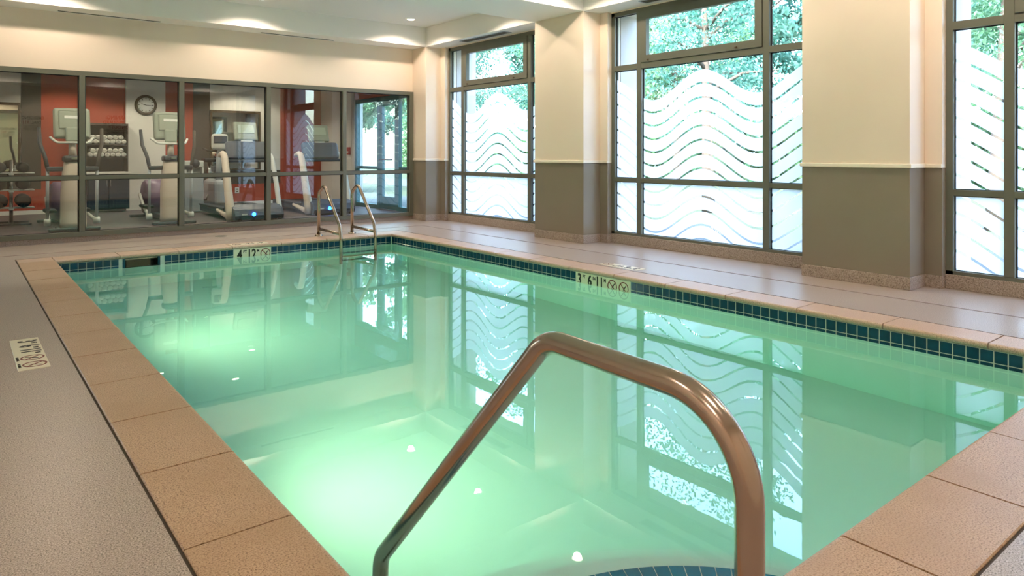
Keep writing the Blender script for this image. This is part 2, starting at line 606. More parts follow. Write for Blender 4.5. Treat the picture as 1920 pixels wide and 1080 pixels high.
# left and near walls never face this way: their tiles as one surface each
mb = MB()
for zr, hh in zip(rows, RH):
    for k in range(int((YF - YN) / TP)):
        yy = YN + 0.03 + TP / 2 + k * TP
        mb.box(XL - 0.003, XL + 0.005, yy - TP / 2 + 0.0032, yy + TP / 2 - 0.0032, zr - hh, zr + hh)
    for k in range(int((XR - XL) / TP)):
        xx = XL + 0.03 + TP / 2 + k * TP
        mb.box(xx - TP / 2 + 0.0032, xx + TP / 2 - 0.0032, YN - 0.003, YN + 0.005, zr - hh, zr + hh)
mb.build('tile_band', M['tile'], basin, kind='stuff')

# skimmer mouth
mb = MB()
mb.box(SK0, SK1, YF + 0.22, YF + 0.23, -0.21, -0.04)
mb.box(SK0 - 0.01, SK0, YF, YF + 0.23, -0.21, -0.04)
mb.box(SK1, SK1 + 0.01, YF, YF + 0.23, -0.21, -0.04)
mb.box(SK0, SK1, YF, YF + 0.23, -0.045, -0.04)
skim = mb.build('skimmer_throat', M['black'], basin)
mb = MB()
mb.box(SK0 - 0.028, SK0, YF - 0.006, YF + 0.01, -0.2, -0.043, bev=0.006)
mb.box(SK1, SK1 + 0.028, YF - 0.006, YF + 0.01, -0.2, -0.043, bev=0.006)
mb.build('skimmer_frame', M['tile'], basin)
mb = MB()
mb.box(SK0 + 0.01, SK1 - 0.07, YF + 0.02, YF + 0.03, -0.16, -0.062)
mb.box(SK0 + 0.09, SK0 + 0.16, YF + 0.012, YF + 0.02, -0.085, -0.076, bev=0.002)
mb.build('skimmer_weir', M['brown'], skim)

# round entry steps in the near corner
SCX, SCY = 1.30, 0.77
def step_poly(rad):
    pts = []
    for k in range(49):
        a = math.pi * k / 48
        x, y = SCX + rad * math.cos(a), SCY + rad * math.sin(a)
        if y < YN + 0.001: continue
        pts.append((max(x, XL + 0.001), y))
    xr = SCX + math.sqrt(max(rad ** 2 - (YN - SCY) ** 2, 0))
    q = [(xr, YN + 0.001)]
    for p in pts:
        if (Vector(p) - Vector(q[-1])).length > 1e-4: q.append(p)
    q.append((XL + 0.001, YN + 0.001))
    return q
for k, (rad, z) in enumerate([(0.865, -0.31), (1.16, -0.60), (1.46, -0.90)]):
    mb = MB().prism(step_poly(rad), -1.3, z, 'Z')
    st = mb.build('entry_step', M['plaster'], basin)
    if k == 0:
        tl = 0.050
        n = int(math.pi * rad / tl)
        for q in range(n):
            a0 = math.pi * q / n
            a1 = math.pi * (q + 1) / n - 0.004
            am = (a0 + a1) / 2
            x, y = SCX + rad * math.cos(am), SCY + rad * math.sin(am)
            if x < XL + 0.06 or y < YN + 0.05: continue
            r0, r1 = rad - 0.075, rad - 0.006
            pts = [(SCX + r0 * math.cos(a0), SCY + r0 * math.sin(a0)), (SCX + r1 * math.cos(a0), SCY + r1 * math.sin(a0)),
                   (SCX + r1 * math.cos(a1), SCY + r1 * math.sin(a1)), (SCX + r0 * math.cos(a1), SCY + r0 * math.sin(a1))]
            MB().prism(pts, z - 0.004, z + 0.003, 'Z').build('step_tile', M['tile_step'] if 'tile_step' in M else M['tile'], st)

# water
mb = MB().box(XL - 0.02, XR + 0.02, YN - 0.02, YF + 0.02, -1.7, ZW)
mb.build('pool_water', M['water'], kind='stuff', label='clear green-tinted pool water with a still mirror surface', cat='water')

# depth markers --------------------------------------------------
def no_diving_symbol(rad, parent, mtx, m, flip=1):
    mb = MB()
    n = 28
    for k in range(n):
        a0, a1 = 2 * math.pi * k / n, 2 * math.pi * (k + 1) / n
        p = lambda r_, a: (r_ * math.cos(a), r_ * math.sin(a))
        mb.prism([p(rad, a0), p(rad, a1), p(rad * 0.84, a1), p(rad * 0.84, a0)], 0.0002, 0.0012, 'Z')
    d = rad * 0.075
    c = math.sqrt(0.5)
    L = rad * 0.86
    mb.prism([(-L * c - d * c, L * c - d * c), (-L * c + d * c, L * c + d * c), (L * c + d * c, -L * c + d * c), (L * c - d * c, -L * c - d * c)], 0.0004, 0.0014, 'Z')
    mb.build('no_diving_ring', M['ink_red'] if m is None else m, parent).matrix_local = mtx
    mb = MB()          # diving figure: head, body, arms
    r8 = rad * 0.12
    mb.prism([(r8 * math.cos(2 * math.pi * k / 10) + rad * 0.02, r8 * math.sin(2 * math.pi * k / 10) - rad * 0.12) for k in range(10)], 0.0002, 0.0011, 'Z')
    mb.prism([(0.05 * rad, 0.02 * rad), (0.42 * rad, 0.52 * rad), (0.52 * rad, 0.40 * rad), (0.20 * rad, -0.05 * rad)], 0.0002, 0.0011, 'Z')
    mb.prism([(-0.02 * rad, -0.2 * rad), (0.14 * rad, -0.12 * rad), (-0.3 * rad, -0.62 * rad), (-0.36 * rad, -0.54 * rad)], 0.0002, 0.0011, 'Z')
    mb.build('diver_figure', M['ink'], parent).matrix_local = mtx

def marker(parent, origin, right, up, w, h, items, label, name='depth_marker', ring=None):
    """items: ('t', text, x, y, size, sx) or ('s', x, y, rad)"""
    mtx = frame_matrix(origin, right, up)
    pl = MB().box(-w / 2, w / 2, -h / 2, h / 2, -0.006, 0.0, bev=0.0015, seg=1).build(name, M['marker'], parent, label=label)
    pl.matrix_local = mtx
    for it in items:
        if it[0] == 't':
            me = text_mesh(it[1], it[4], sx=it[5], bold=it[4] * 0.028 if it[4] > 0.03 else 0.0)
            o = link('lettering', me, M['ink'], pl)
            o.location = (it[2], it[3], 0.0008)
        else:
            no_diving_symbol(it[3], pl, Matrix.Translation((it[1], it[2], 0)), ring)
    return pl

# far wall: 4 FT 12 M and a no-diving sign
wF, hF = MF[1] - MF[0] - 0.008, 0.148
marker(basin, ((MF[0] + MF[1]) / 2, YF - 0.003, -0.117), (1, 0, 0), (0, 0, 1), wF, hF,
       [('t', '4', -0.155, 0.002, 0.155, 0.75), ('t', 'FT', -0.092, 0.038, 0.05, 0.8), ('t', '12', -0.012, 0.002, 0.155, 0.72),
        ('t', 'M', 0.066, 0.038, 0.05, 0.8), ('s', 0.157, 0.0, 0.062)], 'white depth marker reading 4 FT 12 M with a no-diving sign', ring=M['ink_red'])
wR = MR[1] - MR[0] - 0.008
marker(basin, (XR - 0.003, (MR[0] + MR[1]) / 2, -0.117), (0, -1, 0), (0, 0, 1), wR, hF,
       [('t', '3', -0.305, 0.004, 0.15, 0.75), ('t', 'FT', -0.243, 0.038, 0.045, 0.8), ('t', '6', -0.165, 0.004, 0.15, 0.75),
        ('t', 'IN', -0.105, 0.038, 0.045, 0.8), ('t', '11', -0.035, 0.004, 0.15, 0.72), ('t', 'M', 0.036, 0.038, 0.045, 0.8),
        ('s', 0.13, 0.0, 0.060), ('s', 0.272, 0.0, 0.060)], 'white depth marker reading 3 FT 6 IN 11 M with two no-diving signs', ring=M['ink_red'])
# deck marker left of the pool, lying flat
marker(floor, (0.325, 4.755, 0.003), (0, -1, 0), (1, 0, 0), 0.74, 0.142,
       [('t', '3', -0.29, 0.008, 0.13, 0.75), ('t', 'FT', -0.235, 0.04, 0.036, 0.8), ('t', '6', -0.165, 0.008, 0.13, 0.75),
        ('t', 'IN', -0.112, 0.04, 0.036, 0.8), ('t', '11', -0.045, 0.008, 0.13, 0.72), ('t', 'M', 0.022, 0.04, 0.036, 0.8),
        ('s', 0.125, 0.008, 0.056), ('s', 0.275, 0.008, 0.056),
        ('t', 'NO DIVING', 0.125, -0.06, 0.018, 0.9), ('t', 'NO DIVING', 0.275, -0.06, 0.018, 0.9)],
       'cream depth marker on the grey deck reading 3 FT 6 IN 11 M', ring=M['ink_red'])
marker(floor, (5.17, 4.73, 0.0025), (0, 1, 0), (-1, 0, 0), 0.50, 0.142,
       [('t', '3', -0.19, 0.0, 0.12, 0.75), ('t', 'FT', -0.14, 0.03, 0.034, 0.8), ('t', '6', -0.08, 0.0, 0.12, 0.75),
        ('t', 'IN', -0.03, 0.03, 0.034, 0.8), ('t', '11', 0.03, 0.0, 0.12, 0.72), ('t', 'M', 0.085, 0.03, 0.034, 0.8), ('s', 0.18, 0.0, 0.052)],
       'pale depth marker on the deck by the windows reading 3 FT 6 IN 11 M', ring=M['ink_red'])
marker(coping, (2.86, 8.82, 0.0025), (-1, 0, 0), (0, -1, 0), 0.44, 0.142,
       [('t', '4', -0.15, 0.0, 0.12, 0.75), ('t', 'FT', -0.10, 0.03, 0.034, 0.8), ('t', '12', -0.02, 0.0, 0.12, 0.75),
        ('t', 'M', 0.055, 0.03, 0.034, 0.8), ('s', 0.15, 0.0, 0.052)], 'pale depth marker on the far coping reading 4 FT 12 M', ring=M['ink_red'])

# underwater lamps on the left wall
for k, y in enumerate((3.3, 6.2)):
    t = thing('pool_light', 'round underwater lamp set in the pool side wall', 'lamp', (XL, y, -0.44), group='underwater lamps in the pool wall')
    MB().lathe([(0.13, 0.0), (0.13, 0.02), (0.105, 0.028), (0.10, 0.0)], 24, 'X').build('bezel', M['steel'], t)
    MB().lathe([(0.10, 0.004), (0.10, 0.012), (0.06, 0.022), (0, 0.025)], 24, 'X').build('lens', M['poollamp'], t)
    ld = bpy.data.lights.new('pool_light_lamp', 'SPOT')
    ld.energy = POOL_W
    ld.color = (1.0, 0.99, 0.58)
    ld.spot_size = R(170)
    ld.spot_blend = 1.0
    ld.shadow_soft_size = 0.09
    lo = bpy.data.objects.new('pool_light_lamp', ld)
    C.objects.link(lo)
    lo.parent = t
    lo.location = (0.13, 0, 0)
    lo.rotation_euler = Vector((1, 0.0, 0.06)).to_track_quat('-Z', 'Y').to_euler()

# ------------------------------------------------------------------ walls
def pillar(y0, y1, nm='pillar'):
    t = thing(nm, None, None, kind='structure')
    xo = XF + 0.16
    box('upper_panel', (XP, xo, y0, y1, 1.035, ZS), M['wall'], t, bev=0.004)
    box('lower_panel', (XP, xo, y0, y1, 0.105, 1.0), M['wainscot'], t, bev=0.004)
    MB().box(XP - 0.016, xo, y0 - 0.016, y1 + 0.016, 1.0, 1.036, bev=0.006).build('chair_rail', M['rail'], t)
    box('base_curb', (XP - 0.004, xo, y0 - 0.004, y1 + 0.004, 0.0, 0.105), M['curb'], t, bev=0.004)
    return t
for y0, y1 in PIL:
    pillar(y0, y1)
# wall returns on either side of each pillar (at XWALL)
RET = []
for i, (y0, y1) in enumerate(PIL):
    RET.append((y0 - 0.135, y0))
    if i > 0: RET.append((y1, y1 + 0.135))
wr = thing('wall_right', None, None, kind='structure')
for y0, y1 in RET:
    xo = XF + 0.16
    box('upper_panel', (XWALL, xo, y0, y1, 1.03, ZS), M['wall'], wr, bev=0.003)
    box('lower_panel', (XWALL, xo, y0, y1, 0.105, 1.005), M['wainscot'], wr, bev=0.003)
    MB().box(XWALL - 0.014, xo, y0, y1, 1.0, 1.034, bev=0.005).build('chair_rail', M['rail'], wr)
    box('base_curb', (XWALL - 0.003, xo, y0, y1, 0.0, 0.105), M['curb'], wr, bev=0.003)
WIN = [(7.285, 9.795), (3.495, 6.085), (-0.295, 2.295)]
for y0, y1 in WIN:
    box('sill_curb', (XF - 0.012, XF + 0.30, y0, y1, 0.0, 0.118), M['curb'], wr, bev=0.004)
    box('lintel', (XF - 0.002, XF + 0.5, y0, y1, 2.878, 3.3), M['wall'], wr)
# outer piers
for y0, y1 in PIL:
    box('outer_pier', (XF + 0.165, 7.02, y0 - 0.14, y1 + 0.14, -0.3, 3.4), M['concrete'], wr)

# far wall above and below the gym partition
wf = thing('wall_far', None, None, kind='structure')
box('upper_panel', (XLW, XP, YG, YG + 0.14, 2.168, ZS + 0.4), M['wall'], wf)
box('base_curb', (XLW, XP, YG - 0.002, YG + 0.14, 0.0, 0.068), M['curb'], wf)
wl = box('wall_left', (XLW - 0.15, XLW, YB - 0.15, YG + 0.14, 0, 3.3), M['wall'], kind='structure')
wbk = box('wall_back', (XLW, 6.9, YB - 0.15, YB, 0, 3.3), M['wall'], kind='structure')

# ceiling with soffits and beams
ceil = thing('ceiling', None, None, kind='structure')
box('tray_ceiling', (XLW - 0.15, 7.02, YB - 0.15, YG + 0.14, ZC, ZC + 0.2), M['ceiling'], ceil)
box('soffit', (XP, XF + 0.16, YB, YG, ZS, ZC), M['ceiling'], ceil)
box('soffit', (XLW, XP, YS, YG, ZS, ZC), M['ceiling'], ceil)
box('soffit', (XLW, -1.75, YB, YS, ZS, ZC), M['ceiling'], ceil)
for y0, y1 in PIL[1:3]:
    box('beam', (-1.75, XP, y0, y1, ZS, ZC), M['ceiling'], ceil)
box('beam', (-1.75, XP, YB, -0.43, ZS, ZC), M['ceiling'], ceil)

# signs lettered on the back wall (seen mirrored in the partition glass)
def wall_sign(name, label, x, lines):
    t = thing(name, label, 'sign', (x, YB, 0))
    for (s, z, size, sx, m) in lines:
        if s == '-':
            box('rule', (-size / 2, size / 2, 0.0, 0.003, z - 0.006, z + 0.006), m, t)
        else:
            o = link('lettering', text_mesh(s, size, extrude=0.0015, sx=sx, bold=size * 0.015), m, t)
            o.matrix_local = frame_matrix((0, 0.002, z), (-1, 0, 0), (0, 0, 1))
    return t
wall_sign('wall_sign', 'black and red emergency dial 911 lettering on the back wall', 1.57,
          [('EMERGENCY', 2.05, 0.115, 0.82, M['ink']), ('DIAL', 1.93, 0.115, 0.9, M['ink']), ('911', 1.93, 0.115, 0.9, M['ink_bright_red']),
           ('-', 1.86, 0.40, 1, M['ink']), ('USE POOLSIDE PHONE', 1.82, 0.035, 0.9, M['ink']), ('NO GLASS CONTAINERS', 1.78, 0.035, 0.9, M['ink']), ('NO FOOD OR DRINK', 1.74, 0.035, 0.9, M['ink'])])
sg = [o for o in bpy.data.objects if o.name.startswith('wall_sign')][0]
for o in sg.children:
    pass
wall_sign('warning_sign', 'red warning no lifeguard on duty lettering on the back wall', 3.58,
          [('WARNING:', 2.12, 0.15, 0.85, M['ink_bright_red']), ('NO LIFEGUARD', 1.98, 0.13, 0.85, M['ink_bright_red']), ('ON DUTY', 1.85, 0.13, 0.85, M['ink_bright_red']),
           ('-', 1.77, 0.7, 1, M['ink']), ('NO SWIMMING', 1.70, 0.10, 0.9, M['ink']), ('ALONE', 1.59, 0.10, 0.9, M['ink'])])
for t in [o for o in bpy.data.objects if o.name == 'wall_sign']:
    ls = [c for c in t.children if c.name.startswith('lettering')]
    ls[1].location.x = 0.10      # DIAL on the reader's left (towards +x when facing the wall)
    ls[2].location.x = -0.13

# ------------------------------------------------------------------ windows on the right
P_, G_ = 0.158, 0.024
def wave(y, yc):
    return 1.905 + 0.15 * math.cos(2 * math.pi * (y - yc + 0.045) / 1.38)
def film_bands(pane, ya, yb, za, zb, yc):
    N = max(6, int((yb - ya) / 0.03))
    ys = [ya + (yb - ya) * i / N for i in range(N + 1)]
    for k in range(0, 16):
        verts, faces = [], []
        tops = [min(wave(y, yc) - k * P_, zb) for y in ys]
        bots = [max(wave(y, yc) - k * P_ - (P_ - G_), za) for y in ys]
        idx = {}
        for i in range(N):
            if tops[i] - bots[i] > 0.001 or tops[i + 1] - bots[i + 1] > 0.001:
                f = []
                for (q, top) in ((i, 0), (i + 1, 0), (i + 1, 1), (i, 1)):
                    if (q, top) not in idx:
                        idx[(q, top)] = len(verts)
                        lo, hi = bots[q], max(tops[q], bots[q])
                        if tops[q] < bots[q]:
                            c = min(max((tops[q] + bots[q]) / 2, za), zb); lo = hi = c
                        verts.append((XF + 0.036, ys[q], hi if top else lo))
                    f.append(idx[(q, top)])
                faces.append(f)
        if faces:
            me = bpy.data.meshes.new('film_band')
            me.from_pydata(verts, [], faces)
            link('film_band', me, M['film'], pane)

def window(n, y0, y1):
    """y1 is the far jamb; columns: narrow, wide, narrow"""
    yc = (y0 + y1) / 2
    w = thing('window_%d' % n, None, None, kind='structure')
    fw = 0.055
    x0, x1 = XF, XF + 0.07
    zb, zt_ = 0.118, 2.882
    fr = MB()
    fr.box(x0, x1, y1 - fw, y1, zb, zt_)
    fr.box(x0, x1, y0, y0 + fw, zb, zt_)
    fr.box(x0, x1, y0, y1, zb, zb + 0.03)
    fr.box(x0, x1, y0, y1, zt_ - 0.055, zt_)
    fr.build('frame', M['frame'], w)
    ym1 = yc - 0.845; ym2 = yc + 0.845      # mullions (near, far)
    for ym in (ym1, ym2):
        MB().box(x0 - 0.003, x1, ym - 0.036, ym + 0.036, zb + 0.03, zt_ - 0.055, bev=0.003, seg=1).build('mullion', M['frame'], w)
    cols = [(y0 + fw, ym1 - 0.036), (ym1 + 0.036, ym2 - 0.036), (ym2 + 0.036, y1 - fw)]
    zr = [(zb + 0.03, 0.772), (0.822, 2.146), (2.212, zt_ - 0.055)]
    for ya, yb in cols:
        box('rail', (x0 - 0.001, x1, ya, yb, 0.772, 0.822), M['frame'], w)
        box('transom', (x0 - 0.001, x1, ya, yb, 2.146, 2.212), M['frame'], w)
    for ci, (ya, yb) in enumerate(cols):
        for ri, (za, zb2) in enumerate(zr):
            xg = XF + 0.044
            if ci == 1 and ri == 2:
                s = MB()
                sw = 0.085
                xs0, xs1 = XF - 0.014, XF + 0.05
                s.box(xs0, xs1, ya + 0.004, ya + sw, za + 0.004, zb2 - 0.004)
                s.box(xs0, xs1, yb - sw, yb - 0.004, za + 0.004, zb2 - 0.004)
                s.box(xs0, xs1, ya + sw, yb - sw, za + 0.004, za + sw)
                s.box(xs0, xs1, ya + sw, yb - sw, zb2 - sw * 1.1, zb2 - 0.004)
                sash = s.build('awning_sash', M['frame'], w)
                MB().box(xg, xg + 0.006, ya + sw - 0.01, yb - sw + 0.01, za + sw - 0.01, zb2 - sw + 0.01).build('pane', M['glass'], sash)
                for yy in (ya + 0.3, yb - 0.12):
                    MB().box(xs0 - 0.02, xs0, yy - 0.012, yy + 0.012, za + 0.02, za + 0.035, bev=0.003).build('catch', M['brown'], sash)
                continue
            pane = MB().box(xg, xg + 0.006, ya - 0.008, yb + 0.008, za - 0.008, zb2 + 0.008).build('pane', M['glass'], w)
            g = MB()
            g.box(xg - 0.006, xg, ya, ya + 0.010, za, zb2); g.box(xg - 0.006, xg, yb - 0.010, yb, za, zb2)
            g.box(xg - 0.006, xg, ya, yb, zb2 - 0.008, zb2); g.box(xg - 0.006, xg, ya, yb, za, za + 0.006)
            g.build('gasket', M['gasket'], pane)
            if ri < 2:
                film_bands(pane, ya + 0.011, yb - 0.011, za + 0.007, zb2 - 0.009, yc)
    return w
for i, (y0, y1) in enumerate(WIN):
    window(i + 1, y0, y1)

# ------------------------------------------------------------------ gym partition
w4 = thing('window_4', None, None, kind='structure')
mx = [-1.135, 0.055, 1.265, 2.44, 3.635, 4.842]
fr = MB()
y0, y1 = YG - 0.035, YG + 0.07
fr.box(XLW, XP, y0, y1, 0.068, 0.128)
fr.box(XLW, XP, y0, y1, 2.108, 2.168)
fr.box(XP - 0.072, XP, y0, y1, 0.128, 2.108)
fr.build('frame', M['frame'], w4)
edges = [XLW] + mx + [XP - 0.035]
for x in mx:
    MB().box(x - 0.032, x + 0.032, y0 - 0.003, y1, 0.128, 2.108, bev=0.003, seg=1).build('mullion', M['frame'], w4)
for a, b in zip(edges[:-1], edges[1:]):
    xa, xb = a + 0.033, b - 0.033
    box('rail', (xa, xb, y0 - 0.001, y1, 0.79, 0.84), M['frame'], w4)
    for za, zb in ((0.128, 0.79), (0.84, 2.108)):
        p = box('pane', (xa - 0.005, xb + 0.005, YG + 0.02, YG + 0.026, za - 0.005, zb + 0.005), M['gymglass'], w4)
        g = MB()
        g.box(xa, xa + 0.012, YG + 0.012, YG + 0.02, za, zb); g.box(xb - 0.012, xb, YG + 0.012, YG + 0.02, za, zb)
        g.box(xa, xb, YG + 0.012, YG + 0.02, zb - 0.010, zb); g.box(xa, xb, YG + 0.012, YG + 0.02, za, za + 0.006)
        g.build('gasket', M['gasket'], p)

# ------------------------------------------------------------------ ceiling fittings
def downlight(x, y, z=ZC, power=DOWN_W, label='round recessed downlight in the pool tray ceiling', group='downlights over the pool', spot=148):
    t = thing('downlight', label, 'light', (x, y, z), group=group)
    MB().lathe([(0.085, 0.0), (0.085, -0.006), (0.062, -0.009), (0.058, 0.0)], 24).build('trim_ring', M['trim_white'], t)
    MB().lathe([(0.060, -0.001), (0.055, -0.006), (0.03, -0.009), (0, -0.010)], 20).build('lens', M['lamp'], t)
    ld = bpy.data.lights.new('downlight_lamp', 'SPOT')
    ld.energy = power
    ld.color = (1.0, 0.81, 0.66)
    ld.spot_size = R(spot)
    ld.spot_blend = 0.35
    ld.shadow_soft_size = 0.045
    o = bpy.data.objects.new('downlight_lamp', ld)
    C.objects.link(o)
    o.parent = t
    o.location = (0, 0, -0.02)
    return t
for x in (0.90, 3.22, 5.53):
    downlight(x, 9.44, label='round recessed ceiling downlight in the row along the gym glazing soffit', group='downlights along the gym glazing')
for y in (7.66, 5.74, 3.84, 1.95, 0.05):
    downlight(5.53, y, label='round recessed ceiling downlight in the row along the windows', group='downlights along the windows')
for x in (0.90, 3.22):
    downlight(x, 0.05, label='round recessed ceiling downlight in the row along the back wall', group='downlights along the back wall')
for y in (1.95, 0.05):
    downlight(-1.25, y, label='round recessed ceiling downlight in the row along the side wall', group='downlights along the side wall')

def slot(x0, x1, what):
    t = thing('slot_diffuser', 'long thin dark slot air diffuser in the soffit above ' + what, 'vent', ((x0 + x1) / 2, 10.26, ZS), group='slot diffusers above the gym glazing')
    h = (x1 - x0) / 2
    MB().box(-h, h, -0.03, 0.03, -0.003, 0.0).build('slot', M['vent_dark'], t)
    mb = MB()
    mb.box(-h - 0.01, h + 0.01, -0.04, -0.03, -0.004, 0.0); mb.box(-h - 0.01, h + 0.01, 0.03, 0.04, -0.004, 0.0)
    mb.build('slot_frame', M['ceiling'], t)
slot(1.0, 2.16, 'the elliptical trainers'); slot(3.5, 4.63, 'the treadmills')
def vent(yc, L, lab):
    t = thing('ceiling_vent', lab, 'vent', (6.27, yc, ZS))
    MB().box(-0.06, 0.06, -L / 2, L / 2, -0.003, 0.0).build('backing', M['vent_dark'], t)
    mb = MB()
    mb.box(-0.075, -0.06, -L / 2 - 0.015, L / 2 + 0.015, -0.008, 0.0); mb.box(0.06, 0.075, -L / 2 - 0.015, L / 2 + 0.015, -0.008, 0.0)
    mb.box(-0.06, 0.06, -L / 2 - 0.015, -L / 2, -0.008, 0.0); mb.box(-0.06, 0.06, L / 2, L / 2 + 0.015, -0.008, 0.0)
    mb.build('vent_frame', M['grey'], t)
    for k in range(5):
        xx = -0.05 + k * 0.025
        MB().box(xx - 0.004, xx + 0.004, -L / 2, L / 2, -0.008, -0.002).build('slat', M['vent'], t)
vent(8.52, 1.1, 'grey linear ceiling vent above the window beside the gym glazing')
vent(4.85, 1.1, 'grey linear ceiling vent above the window between the two wide pillars')

# ------------------------------------------------------------------ handrail and ladder
def tube_obj(name, pts, rad, r, m, parent=None, n=16, **k):
    return MB().tube(arc_path(pts, rad), r, n).build(name, m, parent, **k)
t = thing('handrail', 'thick bent steel handrail at the pool entry steps', 'handrail', (0.985, 0.63, 0))
RX = 0.985
pts = [(0, 0, -0.02), (0, 0, 0.70), (0, 0.36, 0.735), (0, 0.50, 0.725), (0, 1.225, -0.075), (0, 1.262, -0.60)]
MB().tube(arc_path([(0, 0, -0.02), (0, 0, 0.715), (0, 0.485, 0.725), (0, 1.225, -0.072), (0, 1.262, -0.62)], [0, 0.16, 0.10, 0.10, 0], 14), 0.0235, 24).build('rail_tube', M['steel2'], t)
MB().lathe([(0.024, 0.03), (0.05, 0.022), (0.06, 0.006), (0.06, 0.0)], 24).build('foot_flange', M['steel2'], t)
MB().lathe([(0.024, 0.03), (0.05, 0.022), (0.06, 0.006), (0.06, 0.0)], 24, c=(0, 1.262, -0.60)).build('foot_flange', M['steel2'], t)

t = thing('pool_ladder', 'steel pool ladder with two looped handrails at the far end', 'ladder', (4.115, 9.06, 0))
for sx in (-0.245, 0.245):
    r_ = MB().tube(arc_path([(sx, 0, 0.0), (sx, 0.0, 0.59), (sx, -0.19, 0.70), (sx, -0.655, 0.20), (sx, -0.70, 0.03), (sx, -0.70, -1.05)], [0, 0.12, 0.10, 0.14, 0.14, 0], 8), 0.0225, 16).build('rail_tube', M['steel'], t)
    MB().tube([(sx, 0, 0.10), (sx, -0.685, 0.085)], 0.019, 12).build('cross_bar', M['steel'], t)
    MB().lathe([(0.023, 0.025), (0.045, 0.018), (0.055, 0.004), (0.055, 0.0)], 20, c=(sx, 0, 0)).build('foot_flange', M['steel'], t)
for z in (-0.26, -0.54, -0.82):
    MB().box(-0.235, 0.235, -0.75, -0.65, z - 0.02, z, bev=0.006).build('tread', M['steel'], t)

# ------------------------------------------------------------------ gym room
XG0, XG1 = -1.6, 6.72
ZG = 2.72
gf = box('floor', (XG0, XG1 + 0.3, YG + 0.14, YBACK + 0.2, -0.2, 0.0), M['gymfloor'], kind='structure')
gc = box('ceiling', (XG0 - 0.6, XG1 + 0.3, YG + 0.14, YBACK + 0.2, ZG, ZG + 0.6), M['ceiling'], kind='structure')
gl = box('wall_left', (XG0 - 0.1, XG0, YG + 0.14, YBACK, 0, ZG), M['gymwhite'], kind='structure')
gb = thing('wall_back', None, None, kind='structure')
def bw(x0, x1, z0, z1, m, d=0.0, nm='wall_panel'):
    box(nm, (x0, x1, YBACK - d, YBACK + 0.15, z0, z1), M[m], gb)
bw(XG0, 0.95, 0.75, ZG, 'gymwhite')
bw(XG0, 1.255, 0.46, 0.75, 'charcoal', 0.004)
bw(XG0, 1.255, 0.0, 0.46, 'red')
bw(0.95, 1.255, 0.75, ZG, 'charcoal', 0.01)
bw(1.255, 2.64, 0.0, ZG, 'red')
bw(2.64, 3.351, 0.0, ZG, 'gymwhite', 0.10)
bw(3.351, 3.904, 0.0, ZG, 'red')
bw(3.904, 4.233, 0.0, ZG, 'charcoal', 0.01)
bw(4.233, 5.55, 0.75, ZG, 'gymwhite')
bw(4.233, 5.75, 0.46, 0.75, 'charcoal', 0.004)
bw(4.233, 5.75, 0.0, 0.46, 'red')
bw(5.55, 5.75, 0.75, ZG, 'gymwhite')
bw(5.75, XG1 + 0.1, 0.0, ZG, 'red')
bb = thing('baseboard_back', None, None, kind='structure')
for a, b in ((XG0, 2.64), (3.351, XG1)):
    box('baseboard', (a, b, YBACK - 0.02, YBACK - 0.011, 0, 0.075), M['gymwhite'], bb, bev=0.003)
def mirror(x0, x1, z0, z1, label):
    t = thing('wall_mirror', label, 'mirror', ((x0 + x1) / 2, YBACK - 0.012, z0))
    h, H = (x1 - x0) / 2, z1 - z0
    box('mirror_glass', (-h, h, -0.008, 0.0, 0, H), M['mirror'], t)
    mb = MB()
    mb.box(-h - 0.04, h + 0.04, -0.02, 0.0, H, H + 0.05); mb.box(-h - 0.04, -h, -0.02, 0.0, 0, H); mb.box(h, h + 0.04, -0.02, 0, 0, H)
    mb.box(-h - 0.04, h + 0.04, -0.02, 0.0, -0.03, 0.0)
    mb.build('mirror_frame', M['brown'], t)
mirror(-0.9, 0.9, 0.80, 2.0, 'framed wall mirror behind the dumbbell rack')
mirror(4.28, 5.26, 0.80, 2.0, 'framed wall mirror behind the treadmills')

# right gym wall with glazed door
gr = thing('wall_right', None, None, kind='structure')
box('wall_panel', (XG1, XG1 + 0.2, 13.85, YBACK + 0.15, 0, ZG), M['gymwhite'], gr)
box('wall_panel', (XG1, XG1 + 0.2, PIL[0][1], 11.15, 0, ZG), M['gymwhite'], gr)
box('wall_panel', (XG1, XG1 + 0.2, 11.15, 13.85, 2.27, ZG), M['red'], gr)
d1 = thing('door_1', None, None, kind='structure')
fr = MB()
for a, b in ((13.79, 13.85), (12.78, 12.86), (11.98, 12.06), (11.15, 11.21)):
    fr.box(XG1 + 0.02, XG1 + 0.10, a, b, 0, 2.27)
fr.box(XG1 + 0.02, XG1 + 0.10, 11.15, 13.85, 2.19, 2.27)
fr.box(XG1 + 0.02, XG1 + 0.10, 12.86, 13.79, 0.0, 0.08); fr.box(XG1 + 0.02, XG1 + 0.10, 11.21, 11.98, 0.0, 0.08)
fr.box(XG1 + 0.02, XG1 + 0.10, 12.86, 13.79, 0.80, 0.86); fr.box(XG1 + 0.02, XG1 + 0.10, 11.21, 11.98, 0.80, 0.86)
fr.build('frame', M['teal'], d1)
lf = MB()
lf.box(XG1 + 0.03, XG1 + 0.09, 12.66, 12.775, 0.01, 2.185); lf.box(XG1 + 0.03, XG1 + 0.09, 12.065, 12.15, 0.01, 2.185)
lf.box(XG1 + 0.03, XG1 + 0.09, 12.15, 12.66, 0.01, 0.26); lf.box(XG1 + 0.03, XG1 + 0.09, 12.15, 12.66, 2.08, 2.185)
leaf = lf.build('door_leaf', M['teal'], d1)
MB().tube([(XG1 - 0.03, 12.15, 1.0), (XG1 - 0.03, 12.66, 1.0)], 0.014, 10).build('push_bar', M['steel_can'], leaf)
MB().box(XG1 - 0.05, XG1 + 0.03, 12.2, 12.5, 2.10, 2.16, bev=0.008).build('door_closer', M['grey'], leaf)
